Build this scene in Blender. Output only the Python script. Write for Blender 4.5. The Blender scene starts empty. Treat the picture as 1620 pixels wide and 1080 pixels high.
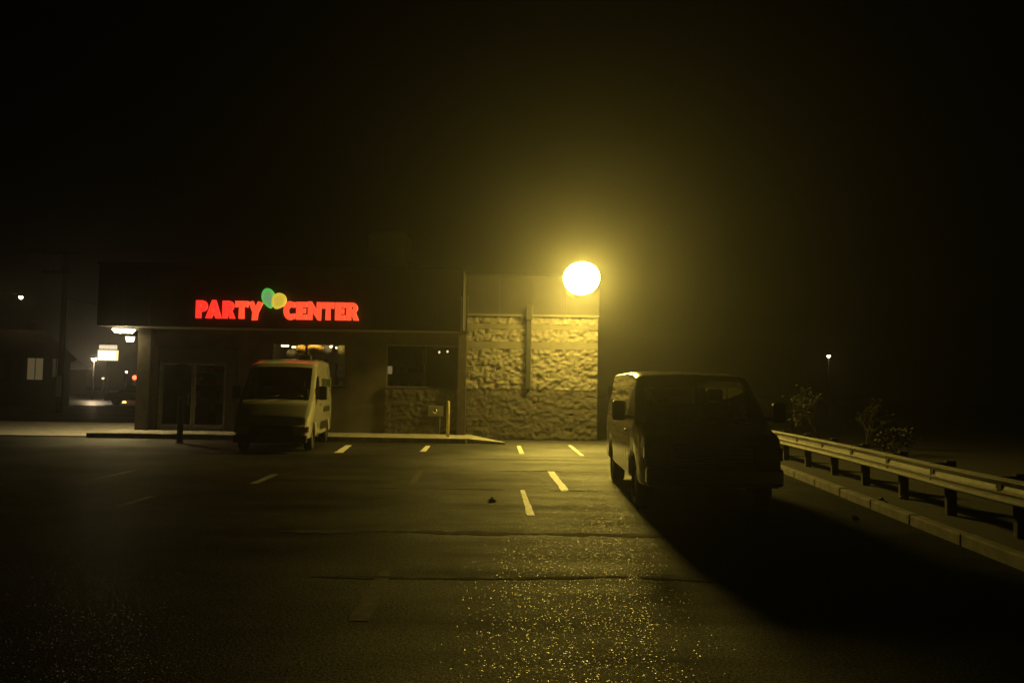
import bpy, bmesh, math, random
from mathutils import Vector, Matrix, noise
random.seed(7)
SC = bpy.context.scene
COL = SC.collection
R = math.radians

# ------------------------------------------------------------------ camera
F_PX, CX, CY = 1300.0, 810.0, 540.0            # focal length and centre, in photo pixels
CAM_H, HORIZON, ROLL = 1.75, 615.0, 0.9
PITCH = math.degrees(math.atan((HORIZON - CY) / F_PX))
CM = Matrix.Rotation(R(90 + PITCH), 3, 'X') @ Matrix.Rotation(R(ROLL), 3, 'Z')
cd = bpy.data.cameras.new('camera'); cam = bpy.data.objects.new('camera', cd); COL.objects.link(cam)
cd.sensor_width = 36; cd.lens = 36 * F_PX / 1620; cd.clip_start = .1; cd.clip_end = 2000
cam.matrix_world = Matrix.Translation((0, 0, CAM_H)) @ CM.to_4x4()
SC.camera = cam

def ray(px, py):
    return CM @ Vector(((px - CX) / F_PX, -(py - CY) / F_PX, -1))
def at(px, py, Y):                              # photo pixel on the upright plane y = Y
    d = ray(px, py); t = Y / d.y
    return Vector((d.x * t, Y, CAM_H + d.z * t))
def gnd(px, py, z=0.0):                         # photo pixel on the level plane at height z
    d = ray(px, py); t = (z - CAM_H) / d.z
    return Vector((d.x * t, d.y * t, z))

# ------------------------------------------------------------------ night sky
W = bpy.data.worlds.new('World'); SC.world = W; W.use_nodes = True
wn = W.node_tree; bg = wn.nodes['Background']
sky = wn.nodes.new('ShaderNodeTexSky'); sky.sky_type = 'NISHITA'; sky.sun_disc = False
sky.sun_elevation = R(1.0); sky.sun_rotation = R(200)
wn.links.new(sky.outputs[0], bg.inputs[0]); bg.inputs[1].default_value = 0.00003

SC.view_settings.view_transform = 'Standard'; SC.view_settings.look = 'None'
SC.view_settings.exposure = 0; SC.view_settings.gamma = 1; SC.view_settings.use_curve_mapping = False
c = SC.cycles
c.use_denoising = True; c.denoiser = 'OPENIMAGEDENOISE'
c.max_bounces = 6; c.diffuse_bounces = 3; c.glossy_bounces = 3; c.transmission_bounces = 4
c.transparent_max_bounces = 12; c.volume_bounces = 1
c.sample_clamp_indirect = 4; c.caustics_reflective = False; c.caustics_refractive = False

# ------------------------------------------------------------------ materials
MATS = {}
def mat(name, col, rough=.6, metal=0, spec=.5, var=0, vscale=6, bump=0, bscale=40, emit=None, es=0, coat=0):
    if name in MATS: return MATS[name]
    m = bpy.data.materials.new(name); m.use_nodes = True; MATS[name] = m
    n = m.node_tree.nodes; l = m.node_tree.links; p = n['Principled BSDF']
    p.inputs['Base Color'].default_value = (*col, 1); p.inputs['Roughness'].default_value = rough
    p.inputs['Metallic'].default_value = metal; p.inputs['Specular IOR Level'].default_value = spec
    p.inputs['Coat Weight'].default_value = coat
    if emit: p.inputs['Emission Color'].default_value = (*emit, 1); p.inputs['Emission Strength'].default_value = es
    tc = n.new('ShaderNodeTexCoord')
    if var:
        t = n.new('ShaderNodeTexNoise'); t.inputs['Scale'].default_value = vscale; t.inputs['Detail'].default_value = 6
        l.new(tc.outputs['Object'], t.inputs['Vector'])
        mr = n.new('ShaderNodeMapRange'); mr.inputs[1].default_value = .3; mr.inputs[2].default_value = .7
        mr.inputs[3].default_value = 1 - var; mr.inputs[4].default_value = 1 + var * .6
        l.new(t.outputs[0], mr.inputs[0])
        mx = n.new('ShaderNodeVectorMath'); mx.operation = 'SCALE'; mx.inputs[0].default_value = col
        l.new(mr.outputs[0], mx.inputs['Scale']); l.new(mx.outputs[0], p.inputs['Base Color'])
        rr = n.new('ShaderNodeMapRange'); rr.inputs[3].default_value = min(1, rough * 1.2); rr.inputs[4].default_value = rough * .85
        l.new(t.outputs[0], rr.inputs[0]); l.new(rr.outputs[0], p.inputs['Roughness'])
    if bump:
        t = n.new('ShaderNodeTexNoise'); t.inputs['Scale'].default_value = bscale; t.inputs['Detail'].default_value = 5
        l.new(tc.outputs['Object'], t.inputs['Vector'])
        b = n.new('ShaderNodeBump'); b.inputs['Strength'].default_value = bump; b.inputs['Distance'].default_value = .02
        l.new(t.outputs[0], b.inputs['Height']); l.new(b.outputs[0], p.inputs['Normal'])
    return m
def glow(name, col, s):
    return mat(name, (.8, .8, .8), .5, emit=col, es=s)
def glass(name, tint=.5, gl=.10):
    if name in MATS: return MATS[name]
    m = bpy.data.materials.new(name); m.use_nodes = True; MATS[name] = m
    n = m.node_tree.nodes; l = m.node_tree.links; n.remove(n['Principled BSDF'])
    t = n.new('ShaderNodeBsdfTransparent'); t.inputs[0].default_value = (tint, tint, tint * .95, 1)
    g = n.new('ShaderNodeBsdfGlossy'); g.inputs['Roughness'].default_value = .03
    fr = n.new('ShaderNodeFresnel'); fr.inputs[0].default_value = 1.45
    mx = n.new('ShaderNodeMixShader')
    l.new(fr.outputs[0], mx.inputs[0]); l.new(t.outputs[0], mx.inputs[1]); l.new(g.outputs[0], mx.inputs[2])
    l.new(mx.outputs[0], n['Material Output'].inputs[0])
    return m

def asphalt():
    m = bpy.data.materials.new('asphalt'); m.use_nodes = True
    n = m.node_tree.nodes; l = m.node_tree.links; p = n['Principled BSDF']
    tc = n.new('ShaderNodeTexCoord')
    def noi(s, d=5, r=.6):
        t = n.new('ShaderNodeTexNoise'); t.inputs['Scale'].default_value = s; t.inputs['Detail'].default_value = d
        t.inputs['Roughness'].default_value = r; l.new(tc.outputs['Object'], t.inputs['Vector']); return t
    def rng(src, a, b, lo, hi):
        t = n.new('ShaderNodeMapRange'); t.inputs[1].default_value = a; t.inputs[2].default_value = b
        t.inputs[3].default_value = lo; t.inputs[4].default_value = hi; l.new(src, t.inputs[0]); return t.outputs[0]
    def mth(op, a, b):
        t = n.new('ShaderNodeMath'); t.operation = op
        for i, s in enumerate((a, b)):
            if isinstance(s, (int, float)): t.inputs[i].default_value = s
            else: l.new(s, t.inputs[i])
        return t.outputs[0]
    big = noi(.35, 6); mid = noi(3, 5); fine = noi(45, 4, .7)
    mp = n.new('ShaderNodeMapping'); mp.inputs['Scale'].default_value = (.25, 2.2, 1)
    l.new(tc.outputs['Object'], mp.inputs[0])
    strk = n.new('ShaderNodeTexNoise'); strk.inputs['Scale'].default_value = .9; strk.inputs['Detail'].default_value = 6
    l.new(mp.outputs[0], strk.inputs['Vector'])
    v = n.new('ShaderNodeTexVoronoi'); v.inputs['Scale'].default_value = 78; l.new(tc.outputs['Object'], v.inputs['Vector'])
    a = mth('MULTIPLY', rng(big.outputs[0], .3, .7, .7, 1.25), rng(mid.outputs[0], .3, .7, .75, 1.2))
    a = mth('MULTIPLY', a, rng(fine.outputs[0], .3, .7, .6, 1.4))
    a = mth('MULTIPLY', a, rng(strk.outputs[0], .35, .65, .65, 1.25))
    a = mth('MULTIPLY', a, .030)
    cb = n.new('ShaderNodeCombineColor')
    l.new(a, cb.inputs[0]); l.new(a, cb.inputs[1]); l.new(mth('MULTIPLY', a, .93), cb.inputs[2])
    l.new(cb.outputs[0], p.inputs['Base Color'])
    ro = mth('ADD', rng(strk.outputs[0], .3, .7, .66, .74), rng(fine.outputs[0], .3, .7, -.08, .08))
    l.new(ro, p.inputs['Roughness']); p.inputs['Specular IOR Level'].default_value = 0
    h = mth('ADD', mth('MULTIPLY', v.outputs['Distance'], .55), mth('MULTIPLY', fine.outputs[0], .5))
    b1 = n.new('ShaderNodeBump'); b1.inputs['Strength'].default_value = .32; b1.inputs['Distance'].default_value = .012
    l.new(h, b1.inputs['Height'])
    b2 = n.new('ShaderNodeBump'); b2.inputs['Strength'].default_value = .2; b2.inputs['Distance'].default_value = .02
    l.new(mid.outputs[0], b2.inputs['Height']); l.new(b1.outputs[0], b2.inputs['Normal'])
    l.new(b2.outputs[0], p.inputs['Normal'])
    g0 = n.new('ShaderNodeBsdfGlossy'); g0.distribution = 'BECKMANN'; l.new(ro, g0.inputs['Roughness']); l.new(b2.outputs[0], g0.inputs['Normal'])
    gv = mth('MULTIPLY', mth('MULTIPLY', rng(big.outputs[0], .3, .7, .6, 1.35), rng(strk.outputs[0], .35, .65, 1.15, .82)), mth('MULTIPLY', rng(fine.outputs[0], .36, .64, .35, 1.65), .068))
    cg = n.new('ShaderNodeCombineColor')
    for k in range(3): l.new(gv, cg.inputs[k])
    l.new(cg.outputs[0], g0.inputs[0])
    base = n.new('ShaderNodeAddShader'); l.new(p.outputs[0], base.inputs[0]); l.new(g0.outputs[0], base.inputs[1])
    # damp stone chips: every chip has its own tilt, a few of them are glossy
    ge = n.new('ShaderNodeNewGeometry')
    off = n.new('ShaderNodeVectorMath'); off.operation = 'SUBTRACT'; l.new(v.outputs['Color'], off.inputs[0]); off.inputs[1].default_value = (.5, .5, .5)
    sc_ = n.new('ShaderNodeVectorMath'); sc_.operation = 'SCALE'; sc_.inputs['Scale'].default_value = .5; l.new(off.outputs[0], sc_.inputs[0])
    ad = n.new('ShaderNodeVectorMath'); ad.operation = 'ADD'; l.new(ge.outputs['Normal'], ad.inputs[0]); l.new(sc_.outputs[0], ad.inputs[1])
    nz = n.new('ShaderNodeVectorMath'); nz.operation = 'NORMALIZE'; l.new(ad.outputs[0], nz.inputs[0])
    gl = n.new('ShaderNodeBsdfGlossy'); gl.distribution = 'BECKMANN'; gl.inputs['Roughness'].default_value = .25; gl.inputs[0].default_value = (.10, .10, .096, 1)
    l.new(nz.outputs[0], gl.inputs['Normal'])
    w = n.new('ShaderNodeTexWhiteNoise'); l.new(v.outputs['Position'], w.inputs['Vector'])
    fac = mth('MULTIPLY', mth('GREATER_THAN', w.outputs['Value'], .25), rng(v.outputs['Distance'], .25, .5, 1, 0))
    mx = n.new('ShaderNodeMixShader'); l.new(mth('MULTIPLY', fac, .5), mx.inputs[0]); l.new(base.outputs[0], mx.inputs[1]); l.new(gl.outputs[0], mx.inputs[2])
    l.new(mx.outputs[0], n['Material Output'].inputs['Surface'])
    return m

# ------------------------------------------------------------------ mesh helpers
def obj(name, me, m=None, parent=None, loc=None):
    if isinstance(me, bmesh.types.BMesh):
        d = bpy.data.meshes.new(name); me.normal_update(); me.to_mesh(d); me.free(); me = d
    o = bpy.data.objects.new(name, me); COL.objects.link(o)
    if m and me and not me.materials: me.materials.append(m)
    if parent: o.parent = parent
    if loc is not None: o.location = loc
    return o
def tag(o, label=None, cat=None, group=None, kind=None):
    if label: o['label'] = label
    if cat: o['category'] = cat
    if group: o['group'] = group
    if kind: o['kind'] = kind
    return o
def thing(name, label, cat, loc=(0, 0, 0), rz=0, group=None):
    o = bpy.data.objects.new(name, None); COL.objects.link(o)
    o.empty_display_size = .2; o.location = loc; o.rotation_euler.z = rz
    return tag(o, label, cat, group)
def bx(b, x0, x1, y0, y1, z0, z1, bev=0):
    vs = [b.verts.new((x, y, z)) for z in (z0, z1) for y in (y0, y1) for x in (x0, x1)]
    fs = [b.faces.new([vs[i] for i in q]) for q in ((0, 2, 3, 1), (4, 5, 7, 6), (0, 1, 5, 4), (2, 6, 7, 3), (0, 4, 6, 2), (1, 3, 7, 5))]
    if bev:
        es = list({e for f in fs for e in f.edges})
        bmesh.ops.bevel(b, geom=es, offset=bev, segments=2, affect='EDGES', profile=.5)
    return b
def box(name, m, parent, x0, x1, y0, y1, z0, z1, bev=0):
    return obj(name, bx(bmesh.new(), x0, x1, y0, y1, z0, z1, bev), m, parent)
def tube(b, pts, rad, n=8, cap=True):
    rings = []
    for i, p in enumerate(pts):
        p = Vector(p)
        d = (Vector(pts[min(i + 1, len(pts) - 1)]) - Vector(pts[max(i - 1, 0)])).normalized()
        u = d.cross(Vector((0, 0, 1)) if abs(d.z) < .95 else Vector((1, 0, 0))).normalized(); w = d.cross(u)
        r = rad[i] if isinstance(rad, (list, tuple)) else rad
        rings.append([b.verts.new(p + (u * math.cos(2 * math.pi * k / n) + w * math.sin(2 * math.pi * k / n)) * r) for k in range(n)])
    for a, c_ in zip(rings, rings[1:]):
        for k in range(n):
            f = b.faces.new((a[k], a[(k + 1) % n], c_[(k + 1) % n], c_[k])); f.smooth = True
    if cap and n > 2:
        b.faces.new(rings[0][::-1]); b.faces.new(rings[-1])
    return b
def lathe(b, prof, n=24, axis='Z', c=(0, 0, 0)):       # prof: (radius, height)
    rings = []
    c = Vector(c)
    for r, h in prof:
        ring = []
        for k in range(n):
            a = 2 * math.pi * k / n; x, y = r * math.cos(a), r * math.sin(a)
            v = {'Z': (x, y, h), 'X': (h, x, y), 'Y': (x, -h, y)}[axis]
            ring.append(b.verts.new(c + Vector(v)))
        rings.append(ring)
    for a, d in zip(rings, rings[1:]):
        for k in range(n):
            f = b.faces.new((a[k], a[(k + 1) % n], d[(k + 1) % n], d[k])); f.smooth = True
    b.faces.new(rings[0][::-1]); b.faces.new(rings[-1])
    bmesh.ops.recalc_face_normals(b, faces=b.faces)
    return b
def prism(b, poly, y0, y1):                              # poly in x,z, extruded along y
    a = [b.verts.new((x, y0, z)) for x, z in poly]; d = [b.verts.new((x, y1, z)) for x, z in poly]
    b.faces.new(a); b.faces.new(d[::-1])
    for k in range(len(poly)):
        b.faces.new((a[k], d[k], d[(k + 1) % len(poly)], a[(k + 1) % len(poly)]))
    bmesh.ops.recalc_face_normals(b, faces=b.faces)
    return b
def sheet(name, m, parent, pts, z):
    b = bmesh.new(); b.faces.new([b.verts.new((p[0], p[1], z)) for p in pts])
    bmesh.ops.recalc_face_normals(b, faces=b.faces)
    for f in b.faces:
        if f.normal.z < 0: f.normal_flip()
    return obj(name, b, m, parent)

# ------------------------------------------------------------------ palette
ASPH = asphalt()
CONC = mat('concrete', (.36, .34, .30), .85, var=.3, vscale=3, bump=.4, bscale=60)
KERB = mat('kerb_concrete', (.20, .185, .16), .85, var=.35, vscale=5, bump=.4)
PAINT = mat('road_paint', (.78, .76, .68), .55, var=.35, vscale=14, bump=.3, bscale=90)
WORN = mat('worn_paint', (.10, .095, .085), .8, var=.5, vscale=10, bump=.3, bscale=90)
FADED = mat('faded_paint', (.05, .038, .03), .8, spec=.25, var=.5, vscale=10)
BAND_DARK = mat('band_dark', (.012, .012, .012), .9, spec=.10, var=.3, bump=.4)
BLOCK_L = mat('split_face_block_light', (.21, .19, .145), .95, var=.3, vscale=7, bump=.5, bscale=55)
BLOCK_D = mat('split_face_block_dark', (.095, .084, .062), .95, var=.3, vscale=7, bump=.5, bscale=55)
STUCCO = mat('stucco', (.13, .115, .09), .9, var=.25, vscale=2, bump=.3, bscale=80)
BAND = mat('smooth_band', (.16, .147, .112), .85, var=.2, vscale=3, bump=.2)
FASC = mat('fascia_metal', (.028, .026, .022), .6, var=.25, vscale=1.2)
SOFF = mat('soffit', (.30, .28, .24), .8, var=.15)
DARKM = mat('dark_metal', (.03, .03, .028), .5, var=.2)
ALU = mat('aluminium', (.30, .29, .27), .45, metal=.6, var=.2)
ROOFM = mat('roof_membrane', (.06, .06, .06), .9, var=.3)
GALV = mat('galvanised', (.62, .60, .55), .42, metal=.3, var=.12, vscale=9)
WOODP = mat('weathered_wood', (.05, .038, .028), .9, var=.4, vscale=9, bump=.5)
BLACKP = mat('black_plastic', (.012, .012, .012), .45, var=.2)
RUBBER = mat('rubber', (.012, .012, .012), .85, var=.3)
SHOPGLASS = glass('shop_glass', .72)
CARGLASS = glass('car_glass', .66)
POST_Y = mat('bollard_paint', (.55, .45, .16), .6, var=.35, vscale=9)

# ================================================================== THE SETTING
lot = sheet('parking_lot', ASPH, None, [(-300, -30), (300, -30), (300, 340), (-300, 340)], 0); tag(lot, kind='structure')
# painted stripes (pixel corners in the photo laid on the ground)
def stripe(quad, m=PAINT, z=.004):
    pts = [gnd(*q) for q in quad]
    b = bmesh.new(); N = 14                               # ragged, worn edges
    L0, R0, R1, L1 = pts
    rows = []
    for i in range(N + 1):
        t = i / N; l_ = L0.lerp(L1, t); r_ = R0.lerp(R1, t); d = (r_ - l_)
        rows.append((b.verts.new((*(l_ + d * random.uniform(-.05, .09)).xy, z)), b.verts.new((*(r_ - d * random.uniform(-.05, .09)).xy, z))))
    for a, c_ in zip(rows, rows[1:]):
        b.faces.new((a[0], a[1], c_[1], c_[0]))
    for f in b.faces:
        f.normal_update()
        if f.normal.z < 0: f.normal_flip()
    o = obj('parking_stripe', b, m, lot); return o
for q in ([(866, 745.5), (876, 745.5), (901.5, 777), (888.5, 777)],
          [(823, 775), (829.5, 775), (846.5, 815), (833.5, 815)],
          [(817, 705), (824, 705), (830, 718), (822, 718)],
          [(898, 704), (904, 704), (925, 721), (918, 721)],
          [(674, 705), (681, 705), (674, 714), (664, 714)],
          [(547, 704), (557, 704), (543, 716), (528, 716)]):
    stripe(q)
for q in ([(190, 747), (222, 742), (198, 749), (143, 759)],
          [(228, 786), (252, 783), (205, 798), (181, 801)],
          [(430, 750), (442, 750), (408, 765), (394, 765)],
          [(600, 902), (621, 902), (585, 982), (550, 982)]):
    stripe(q, WORN if q[0][1] < 850 else FADED)
stripe([(662, 744), (671, 744), (656, 768), (645, 768)], FADED)
def ground_band(name, p0, p1, wid, m=None, z=.0045, amp=.09):
    a, c_ = gnd(*p0), gnd(*p1); b = bmesh.new(); N = 220; prev = None
    for i in range(N + 1):
        t = i / N; p = a.lerp(c_, t)
        off = noise.noise(Vector((p.x * .5, p.y, 3))) * amp * 2 + noise.noise(Vector((p.x * 3.3, p.y, 9))) * amp * .5 + noise.noise(Vector((p.x * 14, p.y, 2))) * amp * .16
        w = wid * max(0, .45 + .9 * noise.noise(Vector((p.x * 1.1, p.y, 5))) + .6 * noise.noise(Vector((p.x * 6.3, p.y, 7)))) * min(1, 8 * t, 8 * (1 - t))
        if w < .012: prev = None; continue
        cur = (b.verts.new((p.x, p.y + off - w / 2, z)), b.verts.new((p.x, p.y + off + w / 2, z)))
        if prev: b.faces.new((prev[0], cur[0], cur[1], prev[1]))
        prev = cur
    return obj(name, b, m or BAND_DARK, lot)
ground_band('dark_band', (420, 838), (1180, 851), .34)  # uneven dark bands laid flat across the asphalt
ground_band('dark_band', (470, 911), (1200, 921), .11)
ground_band('dark_band', (560, 772), (960, 777), .14)
ground_band('dark_band', (560, 741), (960, 747), .12)
ground_band('dark_band', (640, 726), (940, 729), .12)
# a flattened scrap lying on the asphalt
def scrap(px, py, r, m, label):
    p = gnd(px, py); b = bmesh.new(); n = 9
    top = [b.verts.new((r * random.uniform(.6, 1) * math.cos(2 * math.pi * k / n), r * random.uniform(.6, 1) * math.sin(2 * math.pi * k / n), random.uniform(.01, .05))) for k in range(n)]
    lo = [b.verts.new((v.co.x * .7, v.co.y * .7, .002)) for v in top]; cc = b.verts.new((0, 0, .07))
    for k in range(n):
        b.faces.new((top[k], top[(k + 1) % n], cc)); b.faces.new((lo[k], lo[(k + 1) % n], top[(k + 1) % n], top[k]))
    b.faces.new(lo[::-1])
    o = obj('crumpled_paper' if m is PAPER else 'rubbish_scrap', b, m); o.location = (p.x, p.y, .003); return tag(o, label, 'litter')
PAPER = mat('paper', (.55, .54, .50), .8, var=.2)
LEAFM = mat('dead_leaf', (.03, .022, .014), .8, var=.3)
scrap(779, 793, .10, LEAFM, 'crumpled dark scrap on the asphalt left of the white stripes')

# facade plane, canopy plane
YW, YF = 28.6, 27.0
XL, XR = at(225, 600, YW).x, at(945, 600, YW).x
XC = at(737, 560, YW).x                                    # end of the shop front, start of the block wall
# pavement in front of the shop
sx0, sx1 = at(140, 690, 26.3).x, at(738, 690, 26.3).x
b = bmesh.new(); bx(b, sx0, sx1, 26.32, YW + .02, 0, .15)
tipx = at(799, 700, 26.2).x
prism_pts = [(sx1 + .003, 26.32), (tipx, 26.05), (tipx, 26.25), (sx1 + .003, YW - .02)]
lo = [b.verts.new((x, y, 0)) for x, y in prism_pts]; hi = [b.verts.new((x, y, .15 if i in (0, 3) else .06)) for i, (x, y) in enumerate(prism_pts)]
b.faces.new(hi)
for k in range(4): b.faces.new((lo[k], lo[(k + 1) % 4], hi[(k + 1) % 4], hi[k]))
bmesh.ops.recalc_face_normals(b, faces=b.faces)
pav = obj('pavement', b, CONC); tag(pav, kind='structure')
nk = 9                                                       # kerb stones along its front edge
for k in range(nk):
    x0 = sx0 + (sx1 - sx0) * k / nk; x1 = sx0 + (sx1 - sx0) * (k + 1) / nk
    box('kerb_stone', KERB, pav, x0 + .006, x1 - .006, 26.14, 26.317, -.02, .158 + random.uniform(-.004, .004), .015)
apron = obj('driveway', bx(bmesh.new(), -60, sx0 - .003, 26.5, 35.5, -.1, .03), CONC); tag(apron, kind='structure')
verge = sheet('verge', mat('verge_soil', (.018, .015, .010), .95, var=.5, vscale=3, bump=.8, bscale=25), None,
              [gnd(1226, 740).xy, (6.4, 30), (6.4, 60), (120, 60), (120, -5), (4.6, -5), gnd(1500, 850).xy, gnd(1391, 805).xy], .006)
tag(verge, kind='structure')
road = sheet('road', mat('road_asphalt', (.06, .058, .055), .38, var=.3, vscale=1.5, bump=.3, bscale=30), None,
             [(-180, 62), (-14, 62), (-60, 190), (-110, 190)], .005); tag(road, kind='structure')

# ================================================================== BUILDING
shop = thing('store_building', 'single storey store with dark canopy fascia and rough block end wall', 'building', (0, 0, 0))
ZT = 5.78; ZS = 3.62
d_x0, d_x1 = at(250, 640, YW).x, at(358, 640, YW).x
w1_0, w1_1 = at(430, 580, YW).x, at(546, 580, YW).x
w2_0, w2_1 = at(611, 580, YW).x, at(728, 580, YW).x
ZD, ZW0, ZW1 = 2.52, 1.74, 3.22
def wallp(x0, x1, z0, z1, m=STUCCO, y0=YW, y1=YW + .25, name='wall'):
    return box(name, m, shop, x0, x1, y0, y1, z0, z1)
TOPZ = 4.3
wallp(XL, d_x0, .0, TOPZ); wallp(d_x0, d_x1, ZD, TOPZ); wallp(d_x1, w1_0, 0, TOPZ)
wallp(w1_0, w1_1, ZW1, TOPZ); wallp(w1_0, w1_1, 0, ZW0); wallp(w1_1, w2_0, 0, TOPZ)
wallp(w2_0, w2_1, ZW1, TOPZ); wallp(w2_0, w2_1, 0, ZW0); wallp(w2_1, XC, 0, TOPZ)
wallp(XC, XR, 0, TOPZ, BLOCK_D, YW + .06, YW + .3)
wallp(XL, XR, TOPZ + .002, ZT - .1, STUCCO, YW + .3, YW + .5, 'parapet')
box('wall', STUCCO, shop, XL, XL + .25, YW + .252, 46, 0, ZT - .1); box('wall', STUCCO, shop, XR - .25, XR, YW + .502, 46, 0, ZT - .1)
box('wall', STUCCO, shop, XL, XR, 46.002, 46.25, 0, ZT - .1)
box('roof', ROOFM, shop, XL + .26, XR - .26, YW + .51, 45.9, 5.2, 5.35)
# canopy: soffit, fascia panels, left return
FX0 = at(155, 470, YF).x; FX1 = at(733, 480, YF).x
box('soffit', SOFF, shop, FX0 + .06, FX1 - .02, YF + .06, YW - .003, ZS + .02, ZS + .1)
box('soffit', SOFF, shop, FX0 + .06, XL - .003, YW, 40, ZS + .02, ZS + .1)
npan = 14
for k in range(npan):
    x0 = FX0 + (FX1 - FX0) * k / npan; x1 = FX0 + (FX1 - FX0) * (k + 1) / npan
    box('fascia_panel', FASC, shop, x0 + .004, x1 - .004, YF, YF + .05, ZS, ZT - .13)
for k in range(8):
    y0 = YF + .055 + (40 - YF) * k / 8
    box('fascia_panel', FASC, shop, FX0, FX0 + .05, y0, y0 + (40 - YF) / 8 - .008, ZS, ZT - .13)
box('coping', FASC, shop, FX0 - .05, FX1 + .03, YF - .05, YF + .22, ZT - .128, ZT - .05)
box('canopy_roof', ROOFM, shop, FX0 + .06, FX1 - .01, YF + .06, YW + .29, 4.9, 5.0)
box('end_panel', FASC, shop, FX1 - .05, FX1, YF + .055, YW + .05, ZS, ZT - .13)
# right-hand fascia over the block wall
pf0, pf1 = FX1 + .01, XR + .05
for k in range(4):
    x0 = pf0 + (pf1 - pf0) * k / 4; x1 = pf0 + (pf1 - pf0) * (k + 1) / 4
    box('fascia_panel', FASC, shop, x0 + .004, x1 - .004, YW - .10, YW - .05, TOPZ + .05, ZT - .13)
box('coping', FASC, shop, pf0, pf1 + .03, YW - .14, YW + .2, ZT - .128, ZT - .05)
box('fascia_trim', BAND, shop, pf0, pf1, YW - .13, YW - .049, TOPZ - .03, TOPZ + .048)
# conductor box at the canopy end
cbx = at(729, 500, YF).x
for dx in (0, .2):
    box('corner_trim', ALU, shop, cbx + dx, cbx + dx + .04, YF - .06, YF - .005, ZS + .02, ZS + 1.15)
box('trim_cap', BAND, shop, cbx - .02, cbx + .30, YF - .10, YF - .004, ZS - .07, ZS + .01)
# pilaster under the canopy end and at the entrance
box('pilaster', mat('dark_brick', (.055, .045, .035), .9, var=.3, bump=.4), shop, at(724, 600, YW - .3).x, at(737, 600, YW - .3).x, YW - .33, YW - .003, .15, ZS + .018)
box('pilaster', MATS['dark_brick'], shop, XL - .02, XL + .42, YW - .4, YW - .003, .15, ZS + .018)
box('door_surround', MATS['dark_brick'], shop, d_x0 - .32, d_x0 - .003, YW - .14, YW - .003, .15, 3.0)
box('door_surround', MATS['dark_brick'], shop, d_x1 + .003, d_x1 + .35, YW - .14, YW - .003, .15, 3.0)
box('door_header', FASC, shop, d_x0 - .30, d_x1 + .33, YW - .12, YW - .003, ZD + .02, 2.98)

# rough split-face blocks
def rough(x, z):
    return (noise.noise(Vector((x * 2.7 + .37, 2.23, z * 3.9 + x * .6))) * .040 + noise.noise(Vector((x * 7.3 - z, 5.17, z * 8.1))) * .050 + noise.noise(Vector((x * 15.7, 9.71, z * 17.3 + x * 3))) * .030)
def block_mesh(x0, w, z0, h, m):
    amp = .62 if m is BLOCK_D else 1.0
    b = bmesh.new(); nx, nz = max(2, round(w / .045)), 5
    g = []
    for j in range(nz + 1):
        row = []
        for i in range(nx + 1):
            x, z = w * i / nx, h * j / nz
            edge = i in (0, nx) or j in (0, nz)
            y = -.050 + amp * rough(x0 + x, z0 + z) + (.003 if edge else random.uniform(-.008, .008))
            row.append(b.verts.new((x, min(y, .01), z)))
        g.append(row)
    for j in range(nz):
        for i in range(nx):
            b.faces.new((g[j][i], g[j][i + 1], g[j + 1][i + 1], g[j + 1][i])).smooth = True
    ring = g[0] + [g[j][nx] for j in range(1, nz + 1)] + g[nz][-2::-1] + [g[j][0] for j in range(nz - 1, 0, -1)]
    back = [b.verts.new((v.co.x, .055, v.co.z)) for v in ring]
    for k in range(len(ring)):
        b.faces.new((ring[k], back[k], back[(k + 1) % len(ring)], ring[(k + 1) % len(ring)]))
    bmesh.ops.recalc_face_normals(b, faces=b.faces)
    o = obj('block', b, m, shop); o.data.set_sharp_from_angle(angle=R(62)); return o
def blocks(x0, x1, z0, z1, m, y):
    nz = max(1, round((z1 - z0) / .2)); nx = max(1, round((x1 - x0) / .4)); sx = (x1 - x0) / nx; sz = (z1 - z0) / nz
    for j in range(nz):
        i = -.5 if j % 2 else 0
        while i < nx - 1e-6:
            a, e = max(i, 0), min(i + 1, nx)
            o = block_mesh(x0 + a * sx, (e - a) * sx - .0015, z0 + j * sz, sz - .0015, m)
            o.location = (x0 + a * sx, y, z0 + j * sz)
            i += 1
wb0, wb1 = XC + .02, XR
z615 = 1.74
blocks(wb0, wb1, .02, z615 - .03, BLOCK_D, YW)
box('ledge', BLOCK_D, shop, wb0, wb1, YW - .035, YW + .055, z615 - .028, z615 + .002)
zb = at(840, 552, YW).z; zb2 = at(840, 541, YW).z; zb3 = at(840, 521, YW).z; zb4 = at(840, 513, YW).z
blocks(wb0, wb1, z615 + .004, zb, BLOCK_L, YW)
box('smooth_band', BAND, shop, wb0, wb1, YW - .05, YW + .055, zb + .003, zb2)
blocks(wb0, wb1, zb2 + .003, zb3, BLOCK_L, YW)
box('smooth_band', BAND, shop, wb0, wb1, YW - .05, YW + .055, zb3 + .003, zb4)
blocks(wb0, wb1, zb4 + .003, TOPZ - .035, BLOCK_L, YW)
blocks(w2_0, w2_1 - .03, .16, ZW0 - .06, BLOCK_D, YW - .06)
box('corner_trim', BAND, shop, XC - .04, XC + .018, YW - .08, YW - .003, .16, zb2)
# dark upright strip on the block wall, wider at the top
dpx = at(836, 560, YW).x
dp = box('dark_strip', DARKM, shop, dpx - .09, dpx + .09, YW - .17, YW - .06, 1.75, TOPZ - .04, .02)
box('dark_strip_top', DARKM, shop, dpx - .11, dpx + .11, YW - .26, YW - .172, TOPZ - .15, TOPZ + .35, .02)

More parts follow.
